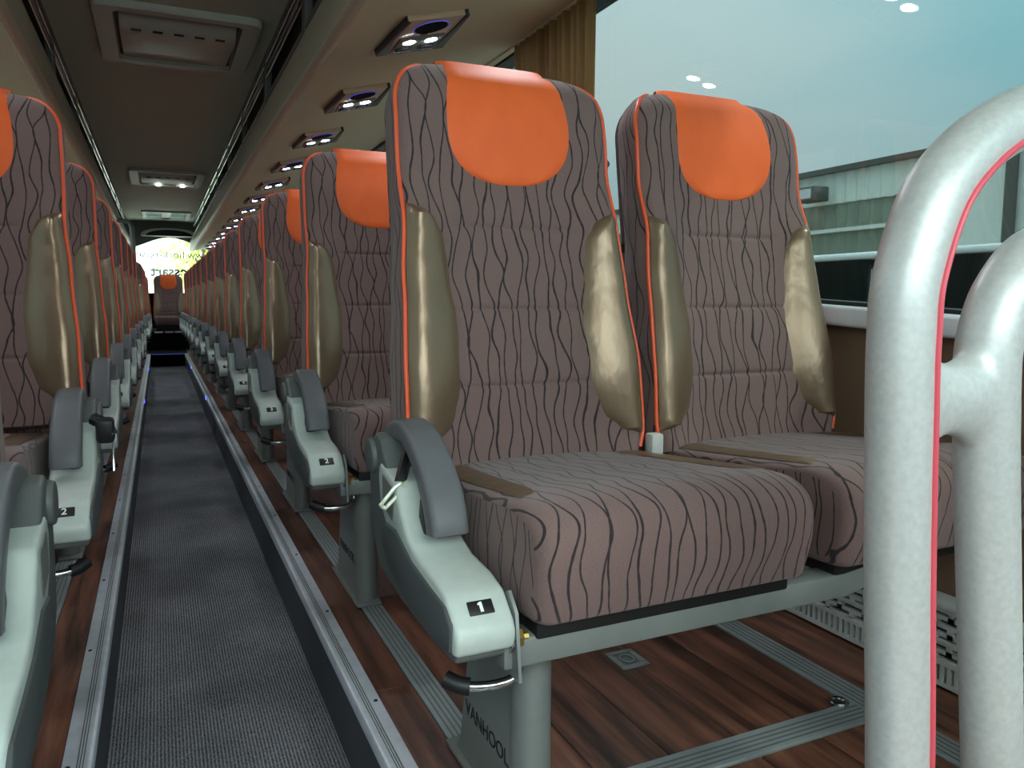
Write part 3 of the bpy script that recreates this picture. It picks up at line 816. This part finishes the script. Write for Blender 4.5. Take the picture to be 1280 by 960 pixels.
for i in range(14):
    o = pnl if i == 0 else copy_tree(pnl)
    x = .765; o.location = (x, 2.345 - .84 + .84 * i, 1.442 + (x - .50) * math.tan(SL) - .003); o.rotation_euler = (0, -SL, 0)
    tag(o, 'bronze panel with lit lamps and blue-ringed speaker, %s under the curtain side rack' % (ORD[i] if i < 13 else 'last'), 'light panel', 'service panels on the curtain side')
for i in range(13):
    o = copy_tree(pnl); x = 2 * CX - .765
    o.location = (x, 2.05 - PITCH + .84 * i, 1.442 + (.765 - .50) * math.tan(SL) - .003); o.rotation_euler = (0, SL, 0)
    tag(o, 'bronze lamp panel, %s under the rack across the aisle' % ORD[i], 'light panel', 'service panels across the aisle')

# ------------------------------------------------------------------ roof hatches
def frame_ring(bm, x0, x1, y0, y1, wd, z0, z1):
    box(bm, x0, x1, y0, y0 + wd, z0, z1); box(bm, x0, x1, y1 - wd, y1, z0, z1)
    box(bm, x0, x0 + wd, y0 + wd, y1 - wd, z0, z1); box(bm, x1 - wd, x1, y0 + wd, y1 - wd, z0, z1)
def rr_frame(bm, x0, x1, y0, y1, wd, z0, z1, r=.05):
    cx, cy = (x0 + x1) / 2, (y0 + y1) / 2; hx, hy = (x1 - x0) / 2, (y1 - y0) / 2
    A = [(cx + a, cy + b) for a, b in rrect(hx, hy, r)]; B = [(cx + a, cy + b) for a, b in rrect(hx - wd, hy - wd * .75, r * .5)]
    n = len(A)
    for zs in ((z0, z1),):
        v = [[bm.verts.new((*p, z)) for p in lp] for lp, z in ((A, z1), (A, z0 + .008), ([(cx + (a - cx) * .985, cy + (b - cy) * .985) for a, b in A], z0), (B, z0), (B, z1))]
        for a, b in zip(v, v[1:]):
            for i in range(n): bm.faces.new((a[i], a[(i + 1) % n], b[(i + 1) % n], b[i]))
for i, (y0, y1) in enumerate(((3.62, 4.45), (8.02, 9.0))):
    h = empty('roof_hatch', (.135, (y0 + y1) / 2, 1.9), 'grey roof hatch with flap panel, ' + ('large one nearest the curtain' if i == 0 else 'smaller looking one towards the rear with two small lights'), 'roof hatch', 'roof hatches above the aisle')
    hl = (y1 - y0) / 2
    bm = NB(); rr_frame(bm, -.335, .335, -hl, hl, .08, -.03, .0); mk('frame', bm, HATCH, h)
    bm = NB(); box(bm, -.25, .25, -hl + .06, hl - .06, -.004, -.001); mk('recess', bm, DARKM, h)
    fp = [(-hl + .12, -.012), (-hl + .18, -.045), (-hl + .26, -.055), (hl - .075, -.012), (hl - .08, -.006), (-hl + .14, -.004)]
    f = mk('flap', prism(NB(), fp, 'x', -.235, .235), HATCH, h, bevel=.006)
    for k in range(5): mk('vent_slot', box(NB(), -.19 + k * .085, -.15 + k * .085, -hl + .20, -hl + .212, -.054, -.048), DARKM, f)
    if i == 1:
        for x in (-.10, .13): mk('small_light', box(NB(), x, x + .035, hl - .09, hl - .05, -.034, -.028), LAMP2, h)
h = empty('roof_hatch', ((HX0 + HX1) / 2, (H3A + H3B) / 2, 1.9), 'rear roof hatch with two bright daylight panes', 'roof hatch')
hx, hy = (HX1 - HX0) / 2, (H3B - H3A) / 2
bm = NB(); rr_frame(bm, -hx - .04, hx + .04, -hy - .04, hy + .04, .05, -.02, .06, .03); mk('frame', bm, HATCH, h)
mk('crossbar', box(NB(), -.06, .06, -hy, hy, .0, .04), DARKP, h)
for a, b_ in ((-hx, -.06), (.06, hx)): mk('pane', box(NB(), a, b_, -hy, hy, .03, .036), TINT, h, smooth=False)

# ------------------------------------------------------------------ curtain
bm = NB(); G = []
N = 130
def cur(y, z):
    q = (y - 2.125) / .56
    g = 1 - .25 * sst(1.5, 1.2, z) * 0
    return Vector((1.246 + .015 * math.sin(q * 2 * math.pi * 12 + .6 * math.sin(z * 5)) + .004 * math.sin(q * 40 + z * 3), 2.125 + q * .56 * (.80 + .20 * sst(.9, 1.6, z)) + .05 * (1 - sst(.9, 1.6, z)) * 0, z))
ys = [2.125 + .56 * k / N for k in range(N + 1)]; zs = [.78 + (1.618 - .78) * k / 16 for k in range(17)]
V = [[bm.verts.new(cur(y, z)) for y in ys] for z in zs]
for i in range(16):
    for j in range(N): bm.faces.new((V[i][j], V[i][j+1], V[i+1][j+1], V[i+1][j]))
bmesh.ops.solidify(bm, geom=bm.faces[:], thickness=.002)
ct = empty('curtain', (1.205, 2.5, .78), 'golden brown pleated curtain gathered at the window pillar', 'curtain')
o = mk('cloth', bm, CURT, ct); o.location = -Vector((1.205, 2.5, .78))
mk('curtain_track', box(NB(), .030, .054, -.6, .6, .838, .853), BINM, ct)

# ------------------------------------------------------------------ heater, floor latch, eyelet
hg = empty('heater_grille', (1.245, 1.0, 0), 'pale grey slotted heater grille along the foot of the side wall', 'heater')
mk('backing', box(NB(), .0, .03, -1.2, 3.0, .01, .15), DARKM, hg)
bm = NB()
for z in (.008, .046, .084, .142): box(bm, -.012, .0, -1.2, 3.0, z, z + .008)
mk('slat', bm, PALE, hg)
bm = NB(); y = -1.2
while y < 3.0:
    box(bm, -.010, .0, y, y + .007, .012, .048); y += .014
mk('lower_bars', bm, PALE, hg)['kind'] = 'stuff'
bm = NB()
for r_ in range(6):
    y = -1.2 + (r_ % 2) * .03
    while y < 3.0:
        box(bm, -.009, .0, y, y + .012, .050 + r_ * .0155, .0655 + r_ * .0155); y += .06
    box(bm, -.009, 0, -1.2, 3.0, .050 + r_ * .0155, .0580 + r_ * .0155)
mk('slotted_face', bm, PALE, hg)['kind'] = 'stuff'
mk('top_cover', box(NB(), -.015, .035, -1.2, 3.0, .148, .16), PALE, hg, bevel=.004)
lt = empty('floor_latch', (.79, 1.195, 0), 'small square metal latch plate set in the wood floor under seat one', 'floor latch')
bm = NB(); frame_ring(bm, -.03, .03, -.035, .035, .012, .0, .004); mk('plate', bm, STEEL, lt, bevel=.001, seg=1)
mk('recess', box(NB(), -.019, .019, -.024, .024, .0, .0015), DARKP, lt)
mk('handle', tube(NB(), [(.013 * math.cos(k * .45), .016 * math.sin(k * .45), .003) for k in range(14)], .002, 6, True), STEEL, lt)
ey = empty('floor_eyelet', (1.03, .905, .004), 'round metal eyelet in the floor near the cross strip', 'eyelet')
bm = NB(); tube(bm, [(.013 * math.cos(2 * math.pi * k / 20), .013 * math.sin(2 * math.pi * k / 20), .001) for k in range(20)], .004, 8, True); mk('ring', bm, CHROME, ey)
mk('hole', cyl(NB(), (0, 0, 0), (0, 0, 1), .011, .0012, 16), DARKM, ey)

# ------------------------------------------------------------------ outside
GZ = -1.5
struct('ground', box(NB(), -60, 60, -60, 90, GZ - .1, GZ), ASPH, label='pale concrete yard outside the coach')
bd = empty('warehouse', (10, 12, GZ), 'long white and grey-green corrugated hall outside the side window', 'building')
def corr(x, y0, y1, z0, z1, mat, name, pitch=.22, amp=.035):
    bm = NB(); n = int((y1 - y0) / pitch * 4); prev = None
    for k in range(n + 1):
        y = y0 + (y1 - y0) * k / n; xx = x + (amp if (k % 4) in (1, 2) else 0)
        a = bm.verts.new((xx, y, z0)); b = bm.verts.new((xx, y, z1)); c2 = bm.verts.new((x + .1, y, z0)); d = bm.verts.new((x + .1, y, z1))
        if prev:
            bm.faces.new((prev[0], prev[1], b, a)); bm.faces.new((prev[1], prev[3], d, b)); bm.faces.new((prev[3], prev[2], c2, d)); bm.faces.new((prev[2], prev[0], a, c2))
        prev = (a, b, c2, d)
    return mk(name, bm, mat, bd, smooth=False)
ZB = -GZ
corr(0, -4.2, 25, ZB + 2.24, ZB + 2.72, CLADW, 'white_cladding'); corr(.05, -4.2, 25, 0, ZB + 2.24, CLADG, 'grey_cladding')
mk('roof_edge', box(NB(), -.12, .2, -10, 25, ZB + 2.72, ZB + 2.80), ROOFM, bd)
mk('roof_slab', box(NB(), .2, 14, -10, 25, ZB + 2.5, ZB + 2.78), ROOFM, bd)
mk('rail', box(NB(), -.02, .06, -4.2, 25, ZB + 1.78, ZB + 1.84), CLADW, bd)
mk('gable_wall', box(NB(), -.3, .2, -12, -5.0, 0, ZB + 2.78), CLADW, bd)
mk('door_opening', box(NB(), .02, .1, -5.0, -4.25, 0, ZB + 2.1), DARKM, bd)
mk('drain_pipe', tube(NB(), [(-.38, -5.75, 0), (-.38, -5.75, ZB + 2.7)], .07, 10), ROOFM, bd)
fl_ = mk('floodlight', box(NB(), -.45, -.12, -2.65, -2.2, ZB + 2.27, ZB + 2.50), ROOFM, bd, bevel=.02)
mk('lens', box(NB(), -.46, -.45, -2.59, -2.26, ZB + 2.31, ZB + 2.46), SILLM, fl_)
vn = empty('van', (4.6, 5.2, GZ), 'white van with dark side glass parked beside the coach', 'van')
vp = [(0, .45), (-.02, 1.3), (.04, 2.40), (.10, 2.515), (.35, 2.545), (1.5, 2.545), (1.78, 2.50), (1.85, 2.4), (1.9, 1.3), (1.88, .45)]
body = mk('body', prism(NB(), vp, 'y', -2.6, 2.6), VANW, vn, bevel=.05, seg=3)
y = -2.45
for ln in (1.2, 1.2, 1.2, 1.1):
    mk('side_window', prism(NB(), [(-.040, 1.45), (.022, 2.475), (.078, 2.475), (.02, 1.45)], 'y', y, y + ln), VANG, body); y += ln + .03
mk('gutter', tube(NB(), [(.055, -2.6, 2.505), (.055, 2.6, 2.505)], .030, 10), VANW, body)
for yy in (-1.6, 1.7):
    for xx in (.02, 1.66):
        wh = mk('wheel', cyl(NB(), (xx, yy, .35), (1, 0, 0), .35, .22, 24), BLACK, vn, bevel=.03)
        mk('hub', cyl(NB(), (xx - .005, yy, .35), (1, 0, 0), .18, .23, 16), STEEL, wh)

def tree(loc, h, r, mat, lab, n=2600, leaf=.16):
    t = empty('tree', loc, lab, 'tree', 'trees outside')
    mk('trunk', tube(NB(), [(0, 0, 0), (.1, .05, h * .4), (.0, .1, h * .8)], .2, 8, rr=[.22, .15, .05]), BARK, t)
    bm = NB(); cl = [(random.gauss(0, r * .45), random.gauss(0, r * .45), h * .62 + random.gauss(0, h * .17)) for _ in range(26)]
    for k in range(9):
        c = cl[k]; tube(bm, [(0, .05, h * .35), (c[0] * .5, c[1] * .5, h * .5 + .2 * (c[2] - h * .5)), c], .05, 5, rr=[.08, .05, .015])
    mk('branches', bm, BARK, t)
    bm = NB()
    for k in range(n):
        c = random.choice(cl); p = Vector((c[0] + random.gauss(0, r * .22), c[1] + random.gauss(0, r * .22), c[2] + random.gauss(0, r * .2)))
        a = Vector((random.gauss(0, 1), random.gauss(0, 1), random.gauss(0, 1))).normalized(); b = a.orthogonal().normalized(); q = leaf * random.uniform(.6, 1.3)
        v = [bm.verts.new(p + d) for d in (-a * q, b * q * .45, a * q, -b * q * .45)]; bm.faces.new(v)
    mk('foliage', bm, mat, t, recalc=False, smooth=False)['kind'] = 'stuff'
tree((-2.2, 21, GZ), 7.5, 1.7, LEAFA, 'bright green tree behind the rear window, beside the darker tree')
tree((1.8, 29, GZ), 7.5, 1.9, LEAFA, 'airy light green tree seen through the middle of the rear window', 1500)
tree((5.6, 22, GZ), 7.5, 1.7, LEAFA, 'leafy tree behind the rear window on the curtain side')
tree((-7.5, 30, GZ), 8.5, 2.2, LEAFB, 'darker green tree farther behind the coach')
tree((28, 33, GZ), 8.2, 1.5, LEAFB, 'dark tree top showing above the hall roof')
